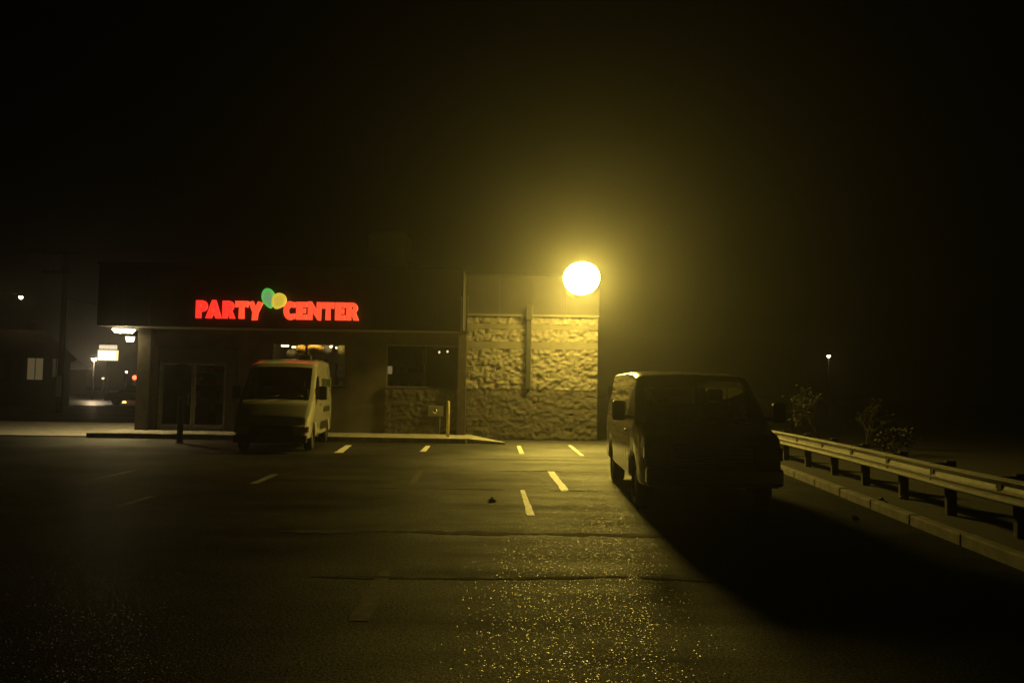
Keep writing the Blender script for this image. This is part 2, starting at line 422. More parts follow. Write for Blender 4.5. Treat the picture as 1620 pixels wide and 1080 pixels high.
# windows
def window(x0, x1, z0, z1, mull, y=YW):
    w = obj('window', bx(bmesh.new(), x0, x1, y + .06, y + .068, z0, z1), SHOPGLASS, shop)
    t = .045
    for (a, e, p, q) in ((x0, x1, z0, z0 + t), (x0, x1, z1 - t, z1), (x0, x0 + t, z0 + t, z1 - t), (x1 - t, x1, z0 + t, z1 - t)):
        box('frame', ALU, w, a, e, y + .03, y + .1, p, q)
    for m in mull:
        box('mullion', DARKM, w, m - .03, m + .03, y + .032, y + .098, z0 + t, z1 - t)
    box('sill', DARKM, w, x0 - .05, x1 + .05, y - .10, y + .05, z0 - .055, z0 - .003)
    return w
window(w1_0, w1_1, ZW0, ZW1, [at(484, 560, YW).x])
window(w2_0, w2_1, ZW0, ZW1, [at(673, 560, YW).x])
# double entrance door
dm = (d_x0 + d_x1) / 2
for (x0, x1, hs) in ((d_x0 + .06, dm - .01, 1), (dm + .01, d_x1 - .06, -1)):
    dr = obj('door', bx(bmesh.new(), x0 + .07, x1 - .07, YW + .07, YW + .078, .35, ZD - .12), SHOPGLASS, shop)
    box('stile', ALU, dr, x0, x0 + .07, YW + .05, YW + .1, .17, ZD - .05); box('stile', ALU, dr, x1 - .07, x1, YW + .05, YW + .1, .17, ZD - .05)
    box('rail', ALU, dr, x0 + .071, x1 - .071, YW + .052, YW + .098, .17, .35); box('rail', ALU, dr, x0 + .071, x1 - .071, YW + .052, YW + .098, ZD - .12, ZD - .05)
    hx = x1 - .12 if hs > 0 else x0 + .12
    obj('handle', tube(bmesh.new(), [(hx, YW + .04, 1.0), (hx, YW - .03, 1.02), (hx, YW - .03, 1.38), (hx, YW + .04, 1.4)], .014), ALU, dr)
for x in (d_x0, d_x1 - .055):
    box('door_jamb', ALU, shop, x + .001, x + .054, YW + .02, YW + .14, .16, ZD - .002)

# interior shell
INW = mat('interior_wall', (.35, .33, .28), .9, var=.1)
box('interior_wall', INW, shop, XL + .3, XC, 35.0, 35.1, .1, 3.4); box('interior_wall', INW, shop, XC, XC + .1, YW + .3, 35.1, .1, 3.4)
box('interior_ceiling', INW, shop, XL + .3, XC, YW + .3, 35, 3.42, 3.5)
box('interior_floor', mat('vinyl_floor', (.25, .24, .22), .4, var=.1), shop, XL + .3, XC, YW + .27, 35, .05, .12)

box('interior_wall', INW, shop, -9.3, -9.2, YW + .3, 34.98, .125, 3.41); box('interior_wall', INW, shop, -5.3, -5.2, YW + .3, 34.98, .125, 3.41)  # partitions added to keep the strip light from spilling sideways
# things in the shop windows
def shelf(x, y, w, h, n, label):
    s = thing('shelf_unit', label, 'shelf', (x, y, .12))
    for xx in (-w / 2, w / 2 - .03): box('side_panel', DARKM, s, xx, xx + .03, -.2, .2, 0, h)
    for k in range(n):
        box('shelf_board', ALU, s, -w / 2 + .031, w / 2 - .031, -.2, .2, .1 + (h - .14) * k / (n - 1), .13 + (h - .14) * k / (n - 1))
    return s
BOXN = ['red', 'yellow', 'green', 'cream', 'navy']
BOXC = [mat('carton_%d' % i, c_, .7, var=.2) for i, c_ in enumerate([(.5, .12, .08), (.45, .38, .1), (.2, .28, .12), (.4, .36, .3), (.12, .14, .25)])]
s1x, s2x, s3x = -7.5, -6.15, -3.9
shelf(s1x, 30.6, 1.2, 2.6, 6, 'tall dark shelf unit behind the van-side shop window, left one')
shelf(s2x, 30.9, .9, 2.5, 6, 'tall dark shelf unit at right edge of lit shop window')
shelf(s3x, 31.0, 1.6, 2.2, 5, 'low dark shelf unit behind the second dim window')
shelf(-11.3, 31.5, 1.8, 2.1, 5, 'merchandise shelf unit seen through the entrance doors')
def carton(x, y, z, w, h, m, label):
    o = box('carton', m, None, -w / 2, w / 2, -.15, .15, 0, h, .012); o.location = (x, y, z)
    box('lid_flap', m, o, -w / 2 - .004, w / 2 + .004, -.154, .154, h - .04, h + .004); return tag(o, label, 'box', 'cartons on the shop shelves')
for i, (sx, sy, h, n, w) in enumerate(((s1x, 30.6, 2.6, 6, 1.2), (s2x, 30.9, 2.5, 6, .9), (s3x, 31.0, 2.2, 5, 1.6), (-11.3, 31.5, 2.1, 5, 1.8))):
    where = ('left shelf in the lit window', 'right shelf in the lit window', 'low shelf in the dim window', 'shelf behind the entrance doors')[i]
    for k in range(n):
        z = .12 + .13 + (h - .14) * k / (n - 1) + .002
        x = sx - w / 2 + .2
        while x < sx + w / 2 - .15:
            ww = random.uniform(.18, .3)
            ci = random.randrange(5)
            if k >= n - (3 if i < 3 else 4): carton(x, sy, z, ww * .9, random.uniform(.14, .3), BOXC[ci], '%s carton on the %s board of the %s' % (BOXN[ci], ['top', 'second highest', 'third highest', 'fourth highest'][n - 1 - k], where))
            x += ww + .03
# glowing yellow paper lanterns and balloons in the lit window
def lantern(px, py, rx, rz, Y, m, label, cat='lantern', nm='paper_lantern'):
    p = at(px, py, Y); b = bmesh.new(); n = 10
    lathe(b, [(max(.02, rx * math.sin(math.pi * k / n)) * (1 + (.04 if k % 2 else 0)), -rz * math.cos(math.pi * k / n)) for k in range(n + 1)], 18)
    t = thing(nm, label, cat, p)
    obj('shade', b, m, t)
    obj('cord', tube(bmesh.new(), [(0, 0, rz), (0, 0, max(rz + .05, 3.41 - p.z))], .006, 5), DARKM, t)
    return t
YEL = mat('yellow_paper', (.75, .48, .10), .8, var=.15)
lantern(477, 552, .22, .17, 29.6, YEL, 'amber paper lantern left of the mullion in the lit window')
lantern(499, 551, .30, .16, 29.6, YEL, 'wide amber paper lantern right of the mullion in the lit window')
PAPR = mat('cream_paper', (.6, .55, .42), .8, var=.2)
lantern(463, 560, .22, .18, 30.1, PAPR, 'cream paper lantern at left in the lit window')
lantern(517, 552, .2, .2, 30.0, mat('grey_paper', (.4, .4, .42), .7), 'grey paper lantern at right in the lit window')
lantern(541, 553, .16, .24, 29.8, mat('olive_paper', (.35, .33, .12), .7), 'olive paper lantern at far right of the lit window')
# fluorescent fittings on the shop ceiling
TUBEM = glow('shop_tube', (1, .74, .32), 20)
def fluor(x, y, z, ln, rz, label, m=TUBEM):
    t = thing('strip_light', label, 'light', (x, y, z), rz, 'strip lights inside the shop')
    box('housing', ALU, t, -ln / 2, ln / 2, -.07, .07, .05, .10); box('tube', m, t, -ln / 2 + .03, ln / 2 - .03, -.03, .03, 0, .048)
    obj('hanger', tube(bmesh.new(), [(0, 0, .1), (0, 0, 3.41 - z)], .008, 5), DARKM, t)
for px, py, Y, ln, lab in ((451, 548, 30.2, .32, 'warm strip light at upper left of the lit shop window'), (465, 550, 31.5, .2, 'second warm strip light from left in lit window'),
                           (524, 549, 29.9, .14, 'short bright strip light right of centre in lit window'), (532, 551, 31.0, .1, 'smallest bright strip light near right edge of lit window')):
    p = at(px, py, Y); fluor(p.x, Y, p.z, ln, .1, lab)
fluor(-6.9, 29.25, 3.30, 2.4, 0, 'long added strip light, mostly unseen, above the lit shop window')  # added above the pane to brighten the lanterns
# things in the dim second window
p0, p1 = at(615, 548, YW + .3), at(668, 548, YW + .3)
ban = thing('hanging_banner', 'pale grey banner hanging in the top of the dim window', 'banner', (p0.x, YW + .3, 0))
b = bmesh.new(); N = 12; prev = None
for i in range(N + 1):
    x = (p1.x - p0.x) * i / N; zb_ = 2.55 + .12 * math.sin(i * 1.1) - (.12 if i < 5 else 0)
    cur = (b.verts.new((x, .02 * math.sin(i * 1.3), zb_)), b.verts.new((x, .02 * math.sin(i), 3.17)))
    if prev: b.faces.new((prev[0], cur[0], cur[1], prev[1]))
    prev = cur
bmesh.ops.solidify(b, geom=b.faces[:], thickness=.006)
obj('cloth', b, mat('banner_cloth', (.22, .2, .15), .9, var=.3), ban); box('rod', DARKM, ban, -.03, p1.x - p0.x + .03, -.015, .015, 3.175, 3.2)
p = at(616, 585, YW + .2)
crd = thing('window_card', 'small self-glowing cream card in lower left of the dim window', 'card', (p.x, YW + .2, p.z - .14))
box('card', glow('glowing_card', (1, .72, .32), .33), crd, -.1, .1, -.006, .006, 0, .27); box('foot', DARKM, crd, -.1, .1, -.04, .04, -.02, -.001)  # card brightness is emission in its own material
for px, py, r, lab in ((695, 557, .035, 'tiny glowing bead imitating a reflection at left in dim window pane'), (708, 556, .035, 'tiny glowing bead imitating a reflection at right in dim window pane')):
    p = at(px, py, YW + .5); t = thing('pane_glint', lab, 'lamp', p)  # glowing bulb and cord are added, standing in for reflections in the pane
    obj('bulb', lathe(bmesh.new(), [(.004, -r * 1.4), (r, -r * .5), (r, r * .5), (.01, r * 1.3)], 10), glow('glint_glow', (1, .85, .5), 2.2), t)
    obj('cord', tube(bmesh.new(), [(0, 0, r * 1.3), (0, 0, 3.41 - p.z)], .006, 5), DARKM, t)
# meter box on the low wall
p = at(689, 650, YW - .2)
mb = thing('meter_box', 'small grey meter box with shiny round dial on low block wall', 'meter', (p.x, YW - .12, p.z))
box('case', ALU, mb, -.26, .26, -.09, .05, -.18, .18, .02)
obj('dial', lathe(bmesh.new(), [(.09, 0), (.09, .05), (.06, .09), (.012, .10)], 16, 'Y', (-.02, -.09, -.02)), mat('chrome', (.8, .8, .78), .08, metal=1), mb)
obj('conduit', tube(bmesh.new(), [(.15, -.02, -.18), (.15, -.02, -p.z + .16)], .02, 6), ALU, mb)

# ------------------------------------------------------------------ rooftop unit
rp = at(620, 400, 31.5)
ru = thing('rooftop_unit', 'boxy dark air conditioning unit on the store roof', 'rooftop unit', (rp.x, 31.5, 5.35))
uz = at(620, 373, 31.5).z - 5.35
box('cabinet', DARKM, ru, -.85, .65, -.5, .9, .12, uz, .03); box('curb', ROOFM, ru, -.78, .58, -.42, .8, 0, .118)
for k in range(7): box('louvre', DARKM, ru, -.7, .5, -.53, -.503, .4 + k * .2, .5 + k * .2)
box('hood', DARKM, ru, .652, 1.05, -.2, .6, .5, 1.15, .02); box('top_lip', DARKM, ru, -.89, .69, -.54, .94, uz + .002, uz + .05)
box('duct', DARKM, ru, -1.15, -.853, -.25, .45, 0, .75, .02)

# ================================================================== SIGN
def arc(cx, cz, rx, rz, a0, a1, n=10):
    return [(cx + rx * math.cos(R(a0 + (a1 - a0) * i / n)), cz + rz * math.sin(R(a0 + (a1 - a0) * i / n))) for i in range(n + 1)]
LET = {  # outer outline and counters in a 1 x 1 box, heavy flared strokes
 'P': ([[(0, 0), (.44, 0), (.42, .36), (.55, .37)] + arc(.55, .685, .45, .315, -90, 90) + [(0, 1)]], [arc(.52, .69, .10, .09, 0, 360, 8)[:-1]]),
 'A': ([[(0, 0), (.36, 0), (.41, .16), (.60, .16), (.65, 0), (1, 0), (.62, 1.03), (.40, 1.03)]], [[(.45, .34), (.57, .34), (.51, .56)]]),
 'R': ([[(0, 0), (.40, 0), (.40, .34), (.46, .34), (.62, 0), (1.06, 0), (.80, .42)] + arc(.52, .70, .42, .30, -50, 90) + [(0, 1)]], [arc(.49, .70, .10, .09, 0, 360, 8)[:-1]]),
 'T': ([[(.30, 0), (.72, 0), (.69, .67), (1, .64), (1.02, 1), (0, 1), (0, .64), (.32, .67)]], []),
 'Y': ([[(.26, -.08), (.64, -.06), (.70, .34), (1.04, .92), (.70, 1), (.50, .66), (.32, 1), (-.02, .95), (.30, .36)]], []),
 'C': ([arc(.56, .5, .56, .53, 68, 292, 18) + [(.98, .04), (1.0, .34)] + arc(.66, .5, .24, .20, 300, 60, 10)[::1] + [(1.0, .68), (.98, .98)]], []),
 'E': ([[(0, 0), (1, 0), (.97, .30), (.50, .28), (.50, .37), (.86, .37), (.86, .64), (.50, .64), (.50, .72), (.96, .70), (1, 1), (0, 1)]], []),
 'N': ([[(0, 0), (.33, 0), (.32, .46), (.78, -.03), (1, -.03), (1, 1), (.67, 1), (.67, .56), (.26, 1.03), (0, 1.03)]], []),
}
def letter_mesh(ch, w, h, dep):
    cu = bpy.data.curves.new('l', 'CURVE'); cu.dimensions = '2D'; cu.fill_mode = 'BOTH'; cu.extrude = dep / 2
    outs, holes = LET[ch]
    for poly in outs + holes:
        s = cu.splines.new('POLY'); s.points.add(len(poly) - 1); s.use_cyclic_u = True
        for p_, (x, z) in zip(s.points, poly): p_.co = (x * w, z * h, 0, 1)
    o = bpy.data.objects.new('l', cu); COL.objects.link(o)
    dg = bpy.context.evaluated_depsgraph_get(); dg.update()
    me = bpy.data.meshes.new_from_object(o.evaluated_get(dg)); bpy.data.objects.remove(o)
    me.transform(Matrix.Rotation(R(90), 4, 'X')); me.materials.clear(); return me
YS = YF - .10
sp = at(440, 492, YS)
sign = thing('illuminated_sign', 'glowing red channel letters with green and yellow balloons on dark fascia', 'sign', (sp.x, YS, sp.z))
SZ0 = at(440, 505, YS).z; SH = at(440, 477, YS).z - SZ0
RED = glow('sign_red', (1, .030, .018), 1.25); RED2 = glow('sign_red_warm', (1, .070, .026), 1.25)
for ch, a, e, m in (('P', 310.5, 328, RED), ('A', 326, 350.5, RED), ('R', 352.5, 371, RED), ('T', 372.5, 392, RED2), ('Y', 393.5, 415, RED2),
                    ('C', 449, 467, RED2), ('E', 469, 486, RED2), ('N', 487.5, 508, RED2), ('T', 510, 528, RED2), ('E', 530.5, 546.5, RED2), ('R', 548, 567, RED2)):
    x0 = at(a, 492, YS).x; w = at(e, 492, YS).x - x0
    o = obj('letter', letter_mesh(ch, w, SH, .12), m, sign); o.location = (x0 - sp.x, 0, SZ0 - sp.z)
def balloon(px0, py0, px1, py1, rot, edge, core, tip, dy):
    a, e = at(px0, py1, YS), at(px1, py0, YS); cx, cz = (a.x + e.x) / 2, (a.z + e.z) / 2; rx, rz = abs(e.x - a.x) / 2, abs(e.z - a.z) / 2
    def outline(s):
        pts = []
        for k in range(28):
            t = 2 * math.pi * k / 28 + math.pi / 2
            x, z = math.cos(t), math.sin(t)
            if z < 0: x *= 1 - .45 * (-z) ** 1.6; z *= 1.12
            x, z = x * rx * s, z * rz * s
            pts.append((x * math.cos(rot) - z * math.sin(rot), x * math.sin(rot) + z * math.cos(rot)))
        return pts
    bo = obj('balloon', prism(bmesh.new(), outline(1), -.06 + dy, .06 + dy), edge, sign); bo.location = (cx - sp.x, 0, cz - sp.z)
    obj('face_panel', prism(bmesh.new(), [(x + .012, z - .02) for x, z in outline(.72)], -.072 + dy, -.061 + dy), core, bo)
balloon(414, 456, 436, 486, R(12), glow('sign_green', (.10, .75, .10), .62), glow('sign_green_core', (.22, .50, .20), .62), None, .0)
balloon(430, 463.5, 453.5, 488, R(-24), glow('sign_yellow', (.80, .58, .05), .85), glow('sign_yellow_core', (.70, .50, .05), .85), None, -.02)
box('raceway', FASC, sign, at(312, 492, YS).x - sp.x, at(412, 492, YS).x - sp.x, .062, .098, .0, .12); box('raceway', FASC, sign, at(451, 492, YS).x - sp.x, at(564, 492, YS).x - sp.x, .062, .098, .0, .12)

# ================================================================== FLOODLIGHT
LP = at(920, 440, 27.15)
fl = thing('floodlight', 'glaring yellow-white round floodlight on arm above block wall', 'floodlight', LP)
TILT = R(36)
RL = .60  # oversized lens: the lamp's glare is built into its shape
b = bmesh.new()
prof = [(RL * math.cos(R(a)), RL * .55 * math.sin(R(a))) for a in (0, 15, 30, 45, 60, 75, 88)]
lathe(b, prof, 28, 'Y')
for f in b.faces: f.smooth = True
lens = obj('lens', b, glow('flood_lens', (1, .72, .115), 345), fl)
b = bmesh.new(); lathe(b, [(RL - .01, -.004), (RL - .03, -.05), (RL * .8, -.25), (RL * .35, -.38), (.08, -.40)], 28, 'Y')
hs = obj('housing', b, DARKM, fl)
for o in (lens, hs): o.rotation_euler = (TILT, 0, 0)
wall_y = YW - .10 - LP.y
obj('arm', tube(bmesh.new(), [(0, .30, .12), (0, .5, .05), (0, wall_y, -.25)], .045, 8), DARKM, fl)
box('wall_plate', DARKM, fl, -.14, .14, wall_y - .04, wall_y, -.45, -.05, .01)

# ================================================================== SOFFIT LIGHTS
SOFL = glow('soffit_lens', (1, .86, .6), 15); SOFB = glow('soffit_diffuser', (1, .76, .30), 340)
def soffit_light(x, y, w, d, h, label):
    t = thing('soffit_light', label, 'light', (x, y, ZS + .02), 0, 'lights under the side canopy')
    b = bmesh.new()
    top = [b.verts.new((sx * w / 2, sy * d / 2, -.05)) for sx, sy in ((-1, -1), (1, -1), (1, 1), (-1, 1))]
    mid = [b.verts.new((sx * w / 2 * 1.02, sy * d / 2, -h * .5)) for sx, sy in ((-1, -1), (1, -1), (1, 1), (-1, 1))]
    lo = [b.verts.new((sx * w / 2 * .8, sy * d / 2 * .8, -h)) for sx, sy in ((-1, -1), (1, -1), (1, 1), (-1, 1))]
    for A, B_ in ((top, mid), (mid, lo)):
        for k in range(4): b.faces.new((A[k], B_[k], B_[(k + 1) % 4], A[(k + 1) % 4]))
    bmesh.ops.recalc_face_normals(b, faces=b.faces)
    obj('lens', b, SOFL, t); box('diffuser', SOFB, t, -w * .39, w * .39, -d * .39, d * .39, -h - .012, -h + .01); box('pan', ALU, t, -w / 2 - .02, w / 2 + .02, -d / 2 - .02, d / 2 + .02, -.05, -.002)
p = at(196, 520, 28.2); soffit_light(p.x, 28.2, .60, .42, .15, 'wide white light box under the front left corner of canopy')
p = at(206, 530, 33.0); soffit_light(p.x, 33.0, .24, .24, .2, 'small round-looking white light farther back under the side canopy')

# ================================================================== VEHICLES
def lerp_tab(tab, y):
    if y <= tab[0][0]: return tab[0][1]
    for (a, v), (e, w) in zip(tab, tab[1:]):
        if y <= e: return v + (w - v) * (y - a) / (e - a)
    return tab[-1][1]
def smooth_tab(tab, y, r=.05):
    return (lerp_tab(tab, y - r) + 2 * lerp_tab(tab, y) + lerp_tab(tab, y + r)) / 4
def wheel(parent, x, y, r, w, side):
    wobj = obj('wheel', lathe(bmesh.new(), [(r * .60, -.06), (r * .60, w * .5 - .03), (r * .30, w * .5 - .05), (.06, w * .5 - .02), (.02, w * .5 - .015)], 20, 'X'), mat('steel_rim', (.32, .32, .31), .4, metal=.7, var=.2), parent)
    obj('tyre', lathe(bmesh.new(), [(r * .62, -w / 2), (r * .9, -w / 2), (r * .985, -w * .38), (r, -w * .2), (r, w * .2), (r * .985, w * .38), (r * .9, w / 2), (r * .62, w / 2), (r * .6, w * .3), (r * .6, -w * .3)], 28, 'X'), RUBBER, wobj)
    wobj.location = (x, y, r); wobj.rotation_euler.z = 0 if side > 0 else math.pi
def van(sp_, name, label, loc, rz):
    root = thing(name, label, 'van', loc, rz)
    L, HW = sp_['L'], sp_['HW']; top, wid = sp_['top'], sp_['wid']
    zs, zbelt0, zwt0, H, tw = sp_['sill'], sp_['belt'], sp_['wtop'], sp_['H'], sp_['tw']
    ys = sorted(set([round(L * k / 90, 4) for k in range(91)] + sp_['cuts'] + [.02, .05, L - .05, L - .02]))
    wr = sp_['wheel_r'] + .07
    rings = []
    def wz(z, w):
        t = max(0, (z - zbelt0) / (H - zbelt0)); return w * (.99 - (.99 - tw) * t)
    for y in ys:
        zt = smooth_tab(top, y); w = HW * smooth_tab(wid, y, .03)
        arch = 0
        for wy in sp_['wheels_y']:
            if abs(y - wy) < wr: arch = max(arch, sp_['wheel_r'] + math.sqrt(wr * wr - (y - wy) ** 2))
        za = max(zs, arch); zb = min(zbelt0, zt - .12); zw = min(zwt0, zt - .075); zw = max(zw, zb + .01)
        wt = wz(zt, w)
        half = [(0, zs), (.73 * w, zs), (.735 * w, za), (.97 * w, za), (.995 * w, min(za + .05, zb - .06)), (w, max(min(.78, zb - .05), za + .06)), (w, zb - .03), (wz(zb, w), zb),
                (wz(zw, w), zw), (wz(zt - .04, w) - .012, zt - .035), (wt - .05, zt - .006), (wt - .13, zt + .008), (wt * .45, zt + sp_['crown'] * .75), (0, zt + sp_['crown'])]
        rings.append(half)
    nh = len(half); b = bmesh.new()
    VS = []
    for y, half in zip(ys, rings):
        right = [b.verts.new((x, y, z)) for x, z in half]
        left = [right[0]] + [b.verts.new((-x, y, z)) for x, z in half[1:-1]] + [right[-1]]
        VS.append((right, left))
    doors = {}; 
    def inr(y, rs): return any(a - 1e-4 <= y <= e + 1e-4 for a, e in rs)
    panes = {'side': {}, 'ws': []}
    for i in range(len(ys) - 1):
        ym = (ys[i] + ys[i + 1]) / 2
        for s in (0, 1):
            for k in range(nh - 1):
                q = [VS[i][s][k], VS[i][s][k + 1], VS[i + 1][s][k + 1], VS[i + 1][s][k]]
                if s == 0: q = q[::-1]
                if k == 7:
                    hit = None
                    for j, (a, e, sides) in enumerate(sp_['swin']):
                        if a < ym < e and s in sides: hit = j
                    if hit is not None: panes['side'].setdefault((hit, s), []).append([v.co.copy() for v in q]); continue
                if k >= 11 and sp_['ws'][0] < ym < sp_['ws'][1]:
                    panes['ws'].append([v.co.copy() for v in q]); continue
                if 3 <= k <= 6 and sp_['door'][0] < ym < sp_['door'][1]:
                    doors.setdefault(s, []).append([v.co.copy() for v in q]); continue
                f = b.faces.new(q); f.smooth = True
    for end, idx in ((0, 0), (1, len(ys) - 1)):               # front and rear caps
        for k in range(nh - 1):
            rr, ll = VS[idx]
            if end and k == 7: continue
            q = [rr[k], rr[k + 1]] + ([ll[k + 1]] if ll[k + 1] is not rr[k + 1] else []) + ([ll[k]] if ll[k] is not rr[k] else [])
            if len(q) >= 3: b.faces.new(q if not end else q[::-1])
    bmesh.ops.remove_doubles(b, verts=b.verts[:], dist=.0005)
    bmesh.ops.recalc_face_normals(b, faces=b.faces)
    body = obj('body', b, sp_['paint'], root); body.data.set_sharp_from_angle(angle=R(32))
    def patch(name, quads, m, par, off):
        bb = bmesh.new()
        for q in quads:
            try: bb.faces.new([bb.verts.new(v) for v in q])
            except ValueError: pass
        bmesh.ops.remove_doubles(bb, verts=bb.verts[:], dist=.0005)
        for f in bb.faces: f.smooth = True
        if off:
            bb.normal_update(); vv = [(v, v.normal.copy()) for v in bb.verts]
            for v, nn in vv: v.co += nn * off
        return obj(name, bb, m, par)
    ws = patch('windscreen', panes['ws'], CARGLASS, root, 0)
    for s, dq in doors.items():
        dr = patch('door', dq, sp_['paint'], root, .004)
        y1 = sp_['door'][1]; sg = 1 if s == 0 else -1
        box('handle', BLACKP, dr, sg * (HW + .012) - .012, sg * (HW + .012) + .012, y1 - .22, y1 - .06, sp_['belt'] - .16, sp_['belt'] - .125, .005)
    for (j, s), q in panes['side'].items(): patch('side_window', q, CARGLASS, root, 0)
    # dark pillars between the side windows come from the body itself; rear glazing
    rr = rings[-1]; z0, z1 = rr[7][1], rr[8][1]; xw = rr[8][0]
    for s in (-1, 1):
        x0, x1 = (.05, xw - .08) if s > 0 else (-xw + .08, -.05)
        rw = box('rear_window', CARGLASS, root, x0, x1, L - .02, L - .012, z0 + .02, z1 - .02)
        box('pillar', sp_['paint'], rw, (x1 if s > 0 else -rr[7][0] + .01), (rr[7][0] - .01 if s > 0 else x0), L - .05, L - .002, z0 - .005, z1 + .005)
    box('door_pillar', sp_['paint'], root, -.049, .049, L - .05, L - .003, z0 - .005, z1 + .005)
    for wy in sp_['wheels_y']:
        for s in (-1, 1): wheel(root, s * (HW - .14), wy, sp_['wheel_r'], .22, s)
    # mirrors
    for s in (-1, 1):
        my, mz = sp_['mirror']; mw, mh, mo = sp_['mirror_size']
        mm = box('mirror', BLACKP, root, min(s * (HW + mo), s * (HW + mo + mw)), max(s * (HW + mo), s * (HW + mo + mw)), my - .07, my + .07, mz - mh / 2, mz + mh / 2, .035)
        obj('arm', tube(bmesh.new(), [(s * (HW - .05), my + .03, mz - mh * .35), (s * (HW + mo + .03), my, mz - mh * .3)], .03, 6), BLACKP, mm)
        obj('mirror_glass', bx(bmesh.new(), min(s * (HW + mo + .025), s * (HW + mo + mw - .025)), max(s * (HW + mo + .025), s * (HW + mo + mw - .025)), my + .072, my + .076, mz - mh / 2 + .025, mz + mh / 2 - .025), mat('mirror_face', (.5, .5, .5), .05, metal=1), mm)
    # front: bumper, grille, lamps, wipers
    fb = sp_['front_z']
    box('front_bumper', sp_['bumper'], root, -HW * .93, HW * .93, -.13, .12, fb[0], fb[1], .04)
    gr = box('grille', BLACKP, root, -HW * .55, HW * .55, -.035, .03, fb[2], fb[3], .012)
    for k in range(4):
        z = fb[2] + (fb[3] - fb[2]) * (k + .6) / 4.2; box('slat', sp_['bumper'], gr, -HW * .52, HW * .52, -.05, -.036, z - .012, z + .012)
    lens_m = mat('headlamp_lens', (.55, .55, .52), .1, coat=1)
    for s in (-1, 1):
        hl = box('headlight', lens_m, root, min(s * HW * .57, s * HW * .88), max(s * HW * .57, s * HW * .88), -.035, .10, fb[2] + .02, fb[3], .03)
        box('turn_signal', mat('amber_lens', (.45, .14, .02), .2, coat=1), hl, min(s * HW * .885, s * HW * .95), max(s * HW * .885, s * HW * .95), .0, .14, fb[2] + .04, fb[3] - .02, .015)
    cow = sp_['ws'][0]; zc = lerp_tab(top, cow)
    for x0, x1 in ((-.55, .05), (.1, .7)):
        obj('wiper', tube(bmesh.new(), [(x0, cow - .04, zc + .04), (x1, cow + .10, lerp_tab(top, cow + .10) + .055)], .012, 5), BLACKP, root)
    box('rear_bumper', sp_['bumper'], root, -HW * .93, HW * .93, L - .05, L + .10, fb[0], fb[0] + .2, .03)
    for s in (-1, 1): box('tail_light', mat('red_lens', (.35, .02, .015), .2, coat=1), root, min(s * HW * .86, s * HW * .96), max(s * HW * .86, s * HW * .96), L - .04, L + .02, .8, 1.2, .012)
    # interior
    INT = mat('cabin_trim', (.02, .02, .02), .8)
    box('dashboard', INT, root, -HW * .8, HW * .8, cow + .12, cow + .5, zs + .3, zc - .06, .04)
    for s in (-1, 1):
        st = box('seat', INT, root, s * .45 - .25, s * .45 + .25, cow + 1.15, cow + 1.3, .8, zc + .32, .06)
        box('cushion', INT, st, s * .45 - .25, s * .45 + .25, cow + .7, cow + 1.148, .65, .85, .05); box('headrest', INT, st, s * .45 - .13, s * .45 + .13, cow + 1.17, cow + 1.27, zc + .33, zc + .53, .04)
    sw = lathe(bmesh.new(), [(.17, -.015), (.19, -.015), (.19, .015), (.17, .015)], 18, 'Y')
    o = obj('steering_wheel', sw, INT, root); o.location = (.45, cow + .62, zc + .02); o.rotation_euler.x = R(-25)
    box('floor_pan', INT, root, -HW * .70, HW * .70, .3, L - .1, zs + .02, zs + .06)
    if sp_.get('bulkhead'): box('bulkhead', INT, root, -HW * .8, HW * .8, cow + 1.5, cow + 1.53, zs + .1, H - .12)
    return root, rings, ys

PW = mat('white_van_paint', (.62, .60, .55), .22, var=.06, vscale=2, coat=1)
PS = mat('pale_van_paint', (.42, .40, .36), .25, var=.08, vscale=2, coat=.6)
CHROME = mat('bumper_chrome', (.5, .5, .5), .18, metal=1)
CARGO = dict(L=5.55, HW=1.0, H=2.52, sill=.36, belt=1.36, wtop=2.02, tw=.90, crown=.035, wheel_r=.34, wheels_y=(.95, 4.35),
    top=[(0, .52), (.03, .68), (.09, .84), (.54, 1.26), (.70, 1.34), (1.75, 2.20), (2.0, 2.36), (2.5, 2.47), (3.2, 2.51), (5.3, 2.51), (5.5, 2.46), (5.55, 2.40)],
    wid=[(0, .80), (.08, .90), (.3, .965), (.9, 1), (5.2, 1), (5.55, .965)], ws=(.70, 1.82), swin=[(1.15, 2.12, (0, 1))], door=(1.12, 2.2), cuts=[.70, 1.82, 1.15, 2.12, 1.12, 2.2],
    mirror=(1.25, 1.55), mirror_size=(.22, .38, .06), front_z=(.26, .46, .48, .70), paint=PW, bumper=BLACKP, bulkhead=True)
vg = gnd(443, 712)
tv, trings, tys = van(CARGO, 'delivery_van', 'white high-roof delivery van parked facing out before the shop window', (0, 0, 0), 0)
VROT = R(6.5)
tv.rotation_euler.z = VROT; tv.location = (vg.x - .02, vg.y - .85, 0)
